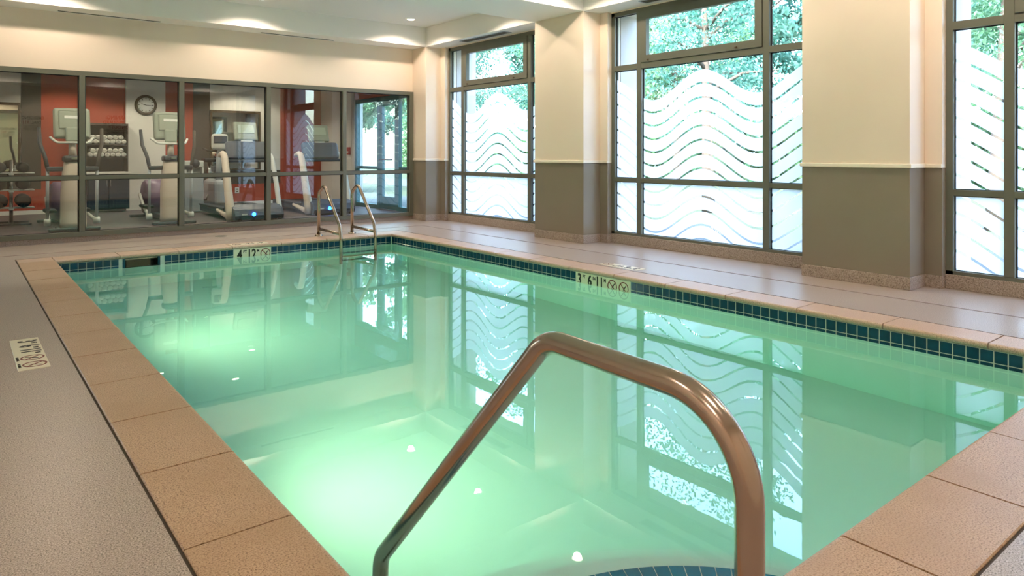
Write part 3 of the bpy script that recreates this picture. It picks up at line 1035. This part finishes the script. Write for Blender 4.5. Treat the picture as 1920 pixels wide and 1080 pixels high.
for a, b, z0, z1 in ((12.86, 13.79, 0.08, 0.80), (12.86, 13.79, 0.86, 2.19), (11.21, 11.98, 0.08, 0.80), (11.21, 11.98, 0.86, 2.19), (12.15, 12.66, 0.26, 2.08)):
    box('pane', (XG1 + 0.055, XG1 + 0.061, a, b, z0, z1), M['glass'], d1)
t = thing('fire_alarm', 'small red fire alarm pull station beside the gym door', 'alarm', (XG1, 14.08, 1.10))
MB().box(-0.05, 0, -0.05, 0.05, 0, 0.16, bev=0.006).build('housing', M['alarm'], t)
MB().box(-0.06, -0.05, -0.03, 0.03, 0.04, 0.07, bev=0.003).build('pull_handle', M['whiteplastic'], t)
for x, y in ((0.6, 11.3), (2.05, 11.3), (4.0, 13.1), (4.86, 14.8), (1.6, 14.6), (3.0, 14.3), (3.4, 11.3), (4.75, 11.3)):  # added fill: row near the glass for machine fronts, lamp for the clock
    downlight(x, y, ZG, GYM_W, 'round recessed downlight in the gym ceiling, in a set with added fill lamps', 'downlights in the gym', 140)

# clock
t = thing('wall_clock', 'round dark-rimmed wall clock on the white gym column', 'clock', (2.99, YBACK - 0.10, 2.09))
MB().lathe([(0.15, 0.0), (0.205, 0.0), (0.20, -0.03), (0.175, -0.045), (0.15, -0.03)], 32, 'Y').build('rim', M['brown'], t)
MB().lathe([(0.152, 0.0), (0.152, -0.018), (0, -0.018)], 32, 'Y').build('clock_face', M['clockface'], t)
for k in range(12):
    a = math.pi * 2 * k / 12
    MB().box(-0.006, 0.006, -0.022, -0.018, 0.115, 0.14, mtx=Matrix.Rotation(a, 4, 'Y')).build('hour_mark', M['ink'], t)
MB().box(-0.006, 0.006, -0.024, -0.02, -0.01, 0.085, mtx=Matrix.Rotation(R(-75), 4, 'Y')).build('hour_hand', M['ink'], t)
MB().box(-0.004, 0.004, -0.026, -0.022, -0.01, 0.125, mtx=Matrix.Rotation(R(95), 4, 'Y')).build('minute_hand', M['ink'], t)
# outlet
t = thing('power_outlet', 'white wall outlet low on the red gym wall', 'outlet', (4.80, YBACK, 0.26))
MB().box(-0.045, 0.045, -0.012, 0, 0, 0.13, bev=0.004).build('cover_plate', M['whiteplastic'], t)
for z in (0.035, 0.085):
    MB().box(-0.02, 0.02, -0.015, -0.012, z - 0.012, z + 0.016).build('socket', M['vent'], t)

# towel cabinet with rolled towels
cab = thing('towel_cabinet', 'dark towel cabinet with open shelves and a pale counter', 'cabinet', (2.28, YBACK, 0))
mb = MB()
hw = 0.335
mb.box(-hw, hw, -0.02, -0.0, 0.74, 1.66)
mb.box(-hw - 0.02, -hw, -0.36, 0, 0.77, 1.66); mb.box(hw, hw + 0.02, -0.36, 0, 0.77, 1.66)
mb.box(-hw - 0.02, hw + 0.02, -0.36, 0, 1.66, 1.70)
mb.build('carcass', M['charcoal'], cab)
for z in (1.30, 1.05):
    box('shelf', (-hw, hw, -0.35, -0.02, z - 0.02, z), M['charcoal'], cab)
box('counter', (-hw - 0.03, hw + 0.03, -0.52, 0, 0.73, 0.77), M['gymwhite'], cab, bev=0.004)
box('base_body', (-hw - 0.02, hw + 0.02, -0.48, 0, 0.06, 0.73), M['navy'], cab)
for s in (-1, 1):
    d = box('cabinet_door', (min(0, s * hw) + 0.006, max(0, s * hw) - 0.006, -0.50, -0.48, 0.09, 0.71), M['navy'], cab, bev=0.003)
    box('door_handle', (s * 0.03 - 0.006, s * 0.03 + 0.006, -0.52, -0.50, 0.5, 0.62), M['steel_can'], d)
def spiral_towel():
    mb = MB()
    n = 20
    mb.lathe([(0, -0.16), (0.03, -0.155), (0.043, -0.15), (0.046, -0.13), (0.046, 0.13), (0.043, 0.15), (0, 0.155)], n, 'Y')
    mb.tube([(0.028 * math.cos(a) * (1 - a / 16), -0.162, 0.028 * math.sin(a) * (1 - a / 16)) for a in [k * 0.5 for k in range(20)]], 0.004, 6)
    return mb.mesh('rolled_towel', True)
tm = spiral_towel()
for z in (1.30, 1.05):
    for row, n in ((0, 7), (1, 6)):
        for k in range(n):
            x = 2.28 + (k - (n - 1) / 2) * 0.094
            o = link('rolled_towel', tm, M['towel'], label='white rolled towel on the %s dark gym shelf' % ('upper' if z > 1.2 else 'lower'), cat='towel', group='rolled towels on the %s gym shelf' % ('upper' if z > 1.2 else 'lower'),
                     loc=(x, YBACK - 0.19, z + 0.047 + row * 0.081))
            o.rotation_euler = (0, random.uniform(-0.6, 0.6), 0)

# water dispenser, bin
t = thing('water_cooler', 'pale grey floor-standing water dispenser by the white column', 'water cooler', (3.545, 14.25, 0))
box('body', (-0.17, 0.17, -0.17, 0.17, 0.02, 0.72), M['grey'], t, bev=0.015)
mb = MB(); mb.box(-0.17, 0.17, -0.02, 0.17, 0.72, 0.86); mb.box(-0.17, -0.14, -0.17, 0, 0.72, 0.86); mb.box(0.14, 0.17, -0.17, 0, 0.72, 0.86)
mb.build('alcove', M['pale'], t)
box('head', (-0.17, 0.17, -0.17, 0.17, 0.86, 0.985), M['pale'], t, bev=0.015)
MB().lathe([(0, -0.006), (0.075, -0.006), (0.08, 0)], 20, 'Y', c=(0.02, -0.17, 0.93)).build('badge', M['darkgrey'], t)
for s in (-0.05, 0.05):
    MB().tube([(s, -0.06, 0.86), (s, -0.06, 0.82)], 0.012, 8).build('tap', M['whiteplastic'], t)
box('drip_tray', (-0.12, 0.12, -0.17, -0.03, 0.72, 0.735), M['darkgrey'], t)
MB().tube([(-0.13, 0.1, 0.985), (-0.13, 0.1, 1.20)], 0.018, 10).build('cup_tube', M['whiteplastic'], t)

t = thing('waste_bin', 'round brushed steel waste bin with a dark dome lid', 'bin', (4.27, 15.30, 0))
MB().lathe([(0, 0.01), (0.175, 0.01), (0.18, 0.03), (0.18, 0.74), (0.175, 0.75)], 32).build('can', M['steel_can'], t)
MB().lathe([(0.18, 0.75), (0.175, 0.78), (0.14, 0.83), (0.08, 0.86), (0, 0.87)], 32).build('lid', M['darkgrey'], t)
MB().box(-0.02, 0.10, -0.192, -0.17, 0.50, 0.60, bev=0.01).build('flap', M['black'], t)

# ------------------------------------------------------------------ dumbbell rack and dumbbells
rk = thing('dumbbell_rack', 'steel dumbbell rack with pale crossbars left in the gym', 'rack', (0.70, 13.6, 0))
mb = MB()
mb.tube([(0, 0, 0.0), (0, 0, 1.02)], 0.025, 12)
mb.build('post', M['steel_can'], rk)
mb = MB(); mb.box(-0.25, 0.25, -0.28, -0.22, 0, 0.03, bev=0.01); mb.box(-0.25, 0.25, 0.22, 0.28, 0, 0.03, bev=0.01); mb.box(-0.03, 0.03, -0.25, 0.25, 0, 0.03)
mb.build('base', M['darkgrey'], rk)
for z in (0.82, 0.55, 0.27):
    MB().box(-0.30, 0.30, -0.10, -0.06, z - 0.02, z, bev=0.005).build('cross_bar', M['pale'], rk)
    MB().box(-0.30, 0.30, 0.06, 0.10, z - 0.02, z, bev=0.005).build('cross_bar', M['pale'], rk)
    MB().box(-0.03, 0.03, -0.10, 0.10, z - 0.04, z - 0.015).build('bracket', M['pale'], rk)
def dumbbell_meshes(r_):
    hd = MB().lathe([(0, -0.055), (r_ * 0.75, -0.055), (r_, -0.04), (r_, 0.04), (r_ * 0.75, 0.055), (0, 0.055)], 12, 'Y').mesh('weight_head')
    hn = MB().tube([(0, -0.09, 0), (0, -0.03, 0), (0, 0.03, 0), (0, 0.09, 0)], [0.015, 0.018, 0.018, 0.015], 10).mesh('grip')
    return hd, hn
for (z, r_, tier) in ((0.82, 0.082, 'top'), (0.55, 0.092, 'middle'), (0.27, 0.105, 'bottom')):
    hd, hn = dumbbell_meshes(r_)
    for x in (-0.20, 0.20):
        d = thing('dumbbell', 'black round-headed dumbbell on the %s tier of the gym rack' % tier, 'dumbbell', (0.70 + x * 0.75, 13.6, z + r_), group='dumbbells on the %s tier' % tier)
        link('grip', hn, M['steel_can'], d)
        for s in (-1, 1):
            link('weight_head', hd, M['black'], d, loc=(0, s * 0.14, 0))
# ------------------------------------------------------------------ ellipticals (front faces -Y)
def make_elliptical(label):
    t = thing('elliptical_trainer', label, 'elliptical', (0, 0, 0), group='elliptical trainers behind the glazing')
    col = MB()
    n = 20
    def ring(z, w, d, dy): return [(w * math.copysign(abs(math.cos(a)) ** 0.7, math.cos(a)), dy + d * math.copysign(abs(math.sin(a)) ** 0.7, math.sin(a)), z) for a in [2 * math.pi * k / n for k in range(n)]]
    secs = [(0.04, .17, .16, 0), (0.12, .165, .155, 0), (0.5, .16, .14, .02), (0.85, .135, .12, .05), (1.0, .11, .10, .06), (1.03, .10, .09, .06)]
    rings = [[col.bm.verts.new(p) for p in ring(*s)] for s in secs]
    for a, b in zip(rings[:-1], rings[1:]):
        for k in range(n):
            f = col.bm.faces.new((a[k], a[(k + 1) % n], b[(k + 1) % n], b[k])); f.smooth = True
    col.bm.faces.new(rings[-1]); col.bm.faces.new(list(reversed(rings[0])))
    c = col.build('column', M['beige'], t)
    MB().box(-0.125, 0.125, -0.06, 0.17, 0.99, 1.09, bev=0.035).build('column_cap', M['darkgrey'], t)
    MB().box(-0.03, 0.05, -0.068, -0.058, 1.03, 1.07, bev=0.004).build('badge', M['steel_can'], t)
    MB().tube([(0, 0.06, 1.06), (0, 0.10, 1.40)], [0.055, 0.045], 14).build('mast', M['beige'], t)
    tilt = Matrix.Translation((0, 0.12, 1.34)) @ Matrix.Rotation(R(-10), 4, 'X')
    con = MB().box(-0.235, 0.235, -0.05, 0.06, 0.0, 0.46, bev=0.045, seg=3, mtx=tilt).build('console', M['sage'], t, smooth=False)
    MB().box(-0.17, 0.17, -0.062, -0.04, 0.14, 0.41, bev=0.02, mtx=tilt).build('console_cover', M['sage'], con)
    MB().box(-0.10, 0.12, -0.068, -0.06, 0.29, 0.335, bev=0.004, mtx=tilt).build('name_strip', M['whiteplastic'], con)
    MB().box(-0.09, 0.09, -0.09, -0.04, -0.06, 0.16, bev=0.025, mtx=tilt).build('neck', M['sage'], con)
    MB().tube(arc_path([(-0.27, 0.16, 1.36), (-0.20, 0.02, 1.28), (0.20, 0.02, 1.28), (0.27, 0.16, 1.36)], 0.06), 0.018, 10).build('fixed_handlebar', M['pale'], t)
    MB().box(-0.33, 0.33, 0.02, 0.10, 0.86, 0.93, bev=0.02).build('pivot_housing', M['darkgrey'], t)
    for s in (-1, 1):
        a = MB().tube([(s * 0.31, 0.06, 0.90), (s * 0.34, 0.10, 1.08), (s * 0.39, 0.20, 1.26), (s * 0.40, 0.26, 1.50)], [0.028, 0.027, 0.027, 0.024], 12).build('moving_arm', M['darkgrey'] if s < 0 else M['charcoal'], t)
        MB().tube([(s * 0.31, 0.06, 0.90), (s * 0.31, 0.10, 0.12)], 0.022, 12).build('lower_arm', M['grey'], t)
        MB().lathe([(0, -0.04), (0.05, -0.04), (0.055, 0), (0.05, 0.04), (0, 0.04)], 14, 'X', c=(s * 0.31, 0.10, 0.12)).build('arm_joint', M['pale'], t)
        MB().tube([(s * 0.30, 0.10, 0.12), (s * 0.24, 0.85, 0.22), (s * 0.22, 1.30, 0.42)], 0.025, 10).build('pedal_bar', M['pale'], t)
        MB().box(s * 0.22 - 0.08, s * 0.22 + 0.08, 0.55, 0.95, 0.22, 0.27, bev=0.02).build('foot_pedal', M['black'], t)
    mb = MB()
    prof_ = [(0.29, -0.075), (0.315, -0.05), (0.315, 0.05), (0.29, 0.075), (0.0, 0.08)]
    mb.lathe([(0.0, -0.17), (0.27, -0.16), (0.31, -0.12), (0.31, 0.12), (0.27, 0.16), (0.0, 0.17)], 28, 'X', c=(0, 1.32, 0.36))
    mb.build('flywheel_housing', M['purple'], t)
    mb = MB()
    mb.box(-0.05, 0.05, -0.1, 1.65, 0.02, 0.10, bev=0.015)
    mb.box(-0.32, 0.32, -0.22, -0.12, 0.0, 0.05, bev=0.015); mb.box(-0.32, 0.32, 1.58, 1.68, 0.0, 0.05, bev=0.015)
    mb.build('base_frame', M['darkgrey'], t)
    MB().box(-0.21, 0.21, -0.19, 0.19, 0.0, 0.045, bev=0.015).build('column_foot', M['black'], t)
    return t
e1 = make_elliptical('grey elliptical trainer standing next to the dumbbell rack')
e1.location = (1.36, 12.02, 0)
e2 = copy_tree(e1)
e2['label'] = 'grey elliptical trainer standing in front of the wall clock'
e2.location = (2.72, 12.15, 0)

# ------------------------------------------------------------------ treadmills (front faces -Y)
def make_treadmill(label):
    t = thing('treadmill', label, 'treadmill', group='treadmills behind the glazing')
    d = box('deck', (-0.40, 0.40, 0.25, 1.82, 0.06, 0.17), M['slate'], t, bev=0.02)
    box('belt', (-0.27, 0.27, 0.3, 1.80, 0.17, 0.182), M['black'], d)
    for s in (-1, 1):
        box('side_rail', (s * 0.345 - 0.07, s * 0.345 + 0.07, 0.3, 1.82, 0.165, 0.20), M['darkgrey'], d, bev=0.012)
    hd = MB()
    hd.prism([(-0.28, 0.03), (-0.30, 0.10), (-0.24, 0.20), (-0.02, 0.27), (0.30, 0.24), (0.34, 0.03)], -0.40, 0.40, 'X')
    h = hd.build('motor_hood', M['slate'], t)
    MB().lathe([(0, -0.014), (0.026, -0.011), (0.03, 0)], 14, 'Y', c=(-0.10, -0.297, 0.12)).build('blue_light', M['led'], h)
    MB().box(-0.30, -0.21, -0.304, -0.296, 0.11, 0.135, bev=0.002).build('badge', M['whiteplastic'], h)
    for s in (-1, 1):
        mt = M['beige'] if s < 0 else M['whiteplastic']
        MB().tube([(s * 0.41, -0.10, 0.02), (s * 0.41, -0.06, 0.18), (s * 0.41, 0.10, 0.62), (s * 0.40, 0.26, 1.00), (s * 0.39, 0.34, 1.09), (s * 0.38, 0.46, 1.12), (s * 0.375, 0.62, 1.09)],
                  [0.075, 0.072, 0.062, 0.056, 0.056, 0.05, 0.042] if s < 0 else [0.045, 0.043, 0.04, 0.04, 0.042, 0.042, 0.038], 14).build('upright', mt, t)
        MB().tube([(s * 0.375, 0.60, 1.093), (s * 0.375, 0.66, 1.08)], 0.03, 12).build('grip_end', M['alarm'] if s < 0 else M['darkgrey'], t)
        MB().tube([(s * 0.41, -0.02, 0.06), (s * 0.41, 0.65, 0.15)], [0.05, 0.03], 12).build('foot_brace', mt, t)
        MB().lathe([(0, -0.03), (0.035, -0.03), (0.035, 0.03), (0, 0.03)], 14, 'X', c=(s * 0.33, -0.26, 0.035)).build('wheel', M['black'], t)
    tilt = Matrix.Translation((0, 0.30, 1.02)) @ Matrix.Rotation(R(-20), 4, 'X')
    con = MB().box(-0.36, 0.36, -0.05, 0.06, 0.0, 0.33, bev=0.05, seg=3, mtx=tilt).build('console', M['slate'], t)
    box('console_tray', (-0.36, 0.36, 0.24, 0.42, 0.97, 1.02), M['darkgrey'], t, bev=0.015)
    tv = MB().box(-0.20, 0.20, -0.05, 0.03, 0.34, 0.68, bev=0.025, mtx=tilt).build('television', M['sage'], t)
    MB().box(-0.14, 0.14, -0.058, -0.045, 0.46, 0.62, bev=0.008, mtx=tilt).build('rear_panel', M['screen'], tv)
    MB().box(-0.10, 0.10, -0.03, 0.01, 0.30, 0.36, mtx=tilt).build('bracket', M['pale'], tv)
    return t
t1 = make_treadmill('slate grey treadmill in front of the steel waste bin')
t1.location = (3.96, 11.95, 0)
t2 = copy_tree(t1)
t2['label'] = 'slate grey treadmill standing next to the glazed gym door'
t2.location = (5.46, 12.35, 0)

# exercise bike behind the first treadmill
t = thing('exercise_bike', 'upright exercise bike with a silver console behind the treadmill', 'exercise bike', (4.0, 14.40, 0))
MB().box(-0.24, 0.24, -0.05, 0.05, 0, 0.06, bev=0.02).build('rear_foot', M['darkgrey'], t).location = (0, 0.5, 0)
MB().box(-0.24, 0.24, -0.05, 0.05, 0, 0.06, bev=0.02).build('front_foot', M['darkgrey'], t).location = (0, -0.45, 0)
MB().box(-0.11, 0.11, -0.42, 0.45, 0.10, 0.62, bev=0.09, seg=3).build('shroud', M['grey'], t)
MB().tube([(0, -0.25, 0.5), (0, -0.30, 1.25)], [0.06, 0.045], 12).build('mast', M['grey'], t)
cn = MB().box(-0.15, 0.15, -0.40, -0.28, 1.20, 1.50, bev=0.05, seg=3).build('console', M['pale'], t)
MB().box(-0.12, 0.12, -0.41, -0.395, 1.32, 1.46, bev=0.01).build('console_panel', M['slate'], cn)
MB().tube(arc_path([(-0.22, -0.05, 1.22), (-0.2, -0.3, 1.17), (0.2, -0.3, 1.17), (0.22, -0.05, 1.22)], 0.06), 0.018, 10).build('handlebar', M['black'], t)
MB().tube([(0, 0.3, 0.5), (0, 0.36, 0.95)], 0.035, 12).build('seat_post', M['steel_can'], t)
MB().box(-0.13, 0.13, 0.22, 0.50, 0.95, 1.03, bev=0.035, seg=3).build('seat', M['black'], t)
for s in (-1, 1):
    MB().box(s * 0.20 - 0.06, s * 0.20 + 0.06, -0.02, 0.08, 0.30 + s * 0.1, 0.33 + s * 0.1, bev=0.008).build('pedal', M['black'], t)
    MB().tube([(s * 0.12, 0.03, 0.32), (s * 0.15, 0.03, 0.315 + s * 0.1)], 0.014, 8).build('crank', M['steel_can'], t)

# ------------------------------------------------------------------ outdoors
gd = box('ground', (7.02, 60, -25, 50, -0.5, -0.05), M['lawn'], kind='structure')
pv = box('path', (6.6, 9.6, -20, 40, -0.3, -0.04), M['paving'], kind='structure')
pw = box('path', (12.5, 16.0, -20, 45, -0.3, -0.035), M['paving'], kind='structure')
t = thing('annex_wall', 'pale boarded outbuilding wall outside the gym door', 'wall', (8.1, 18.9, -0.04))
for k in range(6):
    box('siding_board', (-1.2 + k * 0.4 + 0.006, -1.2 + (k + 1) * 0.4 - 0.006, -0.03, 0.0, 0, 3.2), M['siding'], t)
box('annex_body', (-1.2, 1.2, 0.0, 3.0, 0, 3.2), M['siding'], t)

def tree(x, y, h, cr, seed, ml, label, n=7000, ls=0.075):
    rnd = random.Random(seed)
    t = thing('tree', label, 'tree', (x, y, -0.05), rnd.uniform(0, 6), group='trees outside the windows')
    mb = MB()
    lean = (rnd.uniform(-.25, .25), rnd.uniform(-.25, .25))
    tr_ = [(lean[0] * k / 5, lean[1] * k / 5, h * 0.75 * k / 5) for k in range(6)]
    mb.tube(tr_, [0.14 - 0.02 * k for k in range(6)], 10)
    tips = []
    for k in range(16):
        z = h * rnd.uniform(0.22, 0.7)
        f = z / (h * 0.75)
        a = rnd.uniform(0, 2 * math.pi)
        L = cr * rnd.uniform(0.5, 0.95)
        p0 = Vector((lean[0] * f, lean[1] * f, z))
        p2 = p0 + Vector((math.cos(a) * L, math.sin(a) * L, L * rnd.uniform(0.2, 0.7)))
        p1 = (p0 + p2) / 2 + Vector((0, 0, 0.12 * L))
        mb.tube([p0, p1, p2], [0.045, 0.03, 0.012], 6)
        tips += [p1, p2, (p1 + p2) / 2]
    mb.build('trunk', M['bark'], t)
    blobs = [(p, rnd.uniform(0.45, 0.85)) for p in tips]
    for k in range(22):
        a = rnd.uniform(0, 2 * math.pi); q = cr * math.sqrt(rnd.random())
        blobs.append((Vector((math.cos(a) * q, math.sin(a) * q, h * rnd.uniform(0.3, 1.0) - 0.25 * q)), rnd.uniform(0.5, 0.9)))
    verts, faces = [], []
    for k in range(n):
        c, br = rnd.choice(blobs)
        d = Vector((rnd.gauss(0, 1), rnd.gauss(0, 1), rnd.gauss(0, 0.8)))
        d = d.normalized() * br * (rnd.random() ** 0.5)
        p = c + d
        u = Vector((rnd.gauss(0, 1), rnd.gauss(0, 1), rnd.gauss(0, 1))).normalized()
        w = u.orthogonal().normalized()
        s = ls * rnd.uniform(0.6, 1.3)
        i = len(verts)
        verts += [p - u * s, p + w * s * 0.5, p + u * s, p - w * s * 0.5]
        faces.append((i, i + 1, i + 2, i + 3))
    me = bpy.data.meshes.new('foliage')
    me.from_pydata([tuple(v) for v in verts], [], faces)
    link('foliage', me, ml, t, kind='stuff')
    return t
LB = 'leafy green tree with a slim grey trunk outside the pool windows'
def plant(proto, x, y, rz, sc):
    o = copy_tree(proto)
    o.location = (x, y, -0.05)
    o.rotation_euler = (0, 0, rz)
    o.scale = (sc, sc, sc)
    return o
near = [tree(11.9, -1.2, 6.3, 1.5, 100, M['leaf2'], LB, n=13000, ls=0.042), tree(12.3, 3.7, 6.8, 1.6, 101, M['leaf1'], LB, n=13000, ls=0.042)]
for i, (x, y) in enumerate(((11.7, 8.4), (12.2, 13.2), (12.6, 18.2))):
    plant(near[i % 2], x, y, 1.3 + i * 2.1, 0.97 + 0.03 * i)
back = [tree(18.4, 1.0, 8.5, 2.2, 105, M['leaf1'], LB, n=17000, ls=0.07), tree(18.8, 7.6, 9.0, 2.3, 106, M['leaf2'], LB, n=17000, ls=0.07)]
for i, (x, y) in enumerate(((18.4, 14.4), (19.0, 21.2), (18.0, 28.0))):
    plant(back[i % 2], x, y, 0.7 + i * 2.3, 1.0)
LB2 = 'tall dense tree in the woodland backdrop beyond the lawn'
far = [tree(26.0, -6.0, 11.5, 2.9, 300, M['leaf1'], LB2, n=15000, ls=0.17), tree(27.5, 1.6, 12.5, 2.9, 301, M['leaf2'], LB2, n=15000, ls=0.17)]
for o in far: o['group'] = 'backdrop trees beyond the lawn'
for i in range(7):
    plant(far[i % 2], 26.0 + 1.5 * (i % 2), 9.2 + 7.6 * i, 0.5 + i * 1.9, 1.0)
# hedge added to cut off the bright horizon sky below the crowns
rnd = random.Random(5)
for i in range(8):
    hd_ = thing('hedge', 'low dark green hedge block added to screen the bright horizon', 'hedge', (22.5, -8.0 + 6.2 * i, -0.05), group='added hedge along the lawn edge')
    if i == 0:
        vv, ff = [], []
        for k in range(9000):
            p = Vector((rnd.uniform(-0.9, 0.9), rnd.uniform(-3.0, 3.0), rnd.uniform(0.0, 2.3) + 0.25 * rnd.random()))
            u = Vector((rnd.gauss(0, 1), rnd.gauss(0, 1), rnd.gauss(0, 1))).normalized(); w = u.orthogonal().normalized()
            q = 0.13 * rnd.uniform(0.6, 1.3); m_ = len(vv)
            vv += [p - u * q, p + w * q * 0.55, p + u * q, p - w * q * 0.55]; ff.append((m_, m_ + 1, m_ + 2, m_ + 3))
        hme = bpy.data.meshes.new('foliage'); hme.from_pydata([tuple(v) for v in vv], [], ff)
        hst = MB()
        for yy in range(-2, 3):
            hst.tube([(0, yy * 1.2, 0), (0.1, yy * 1.2, 1.6)], [0.06, 0.02], 6)
        hsm = hst.mesh('stem')
    link('foliage', hme, M['leaf1'], hd_, kind='stuff')
    link('stem', hsm, M['bark'], hd_)
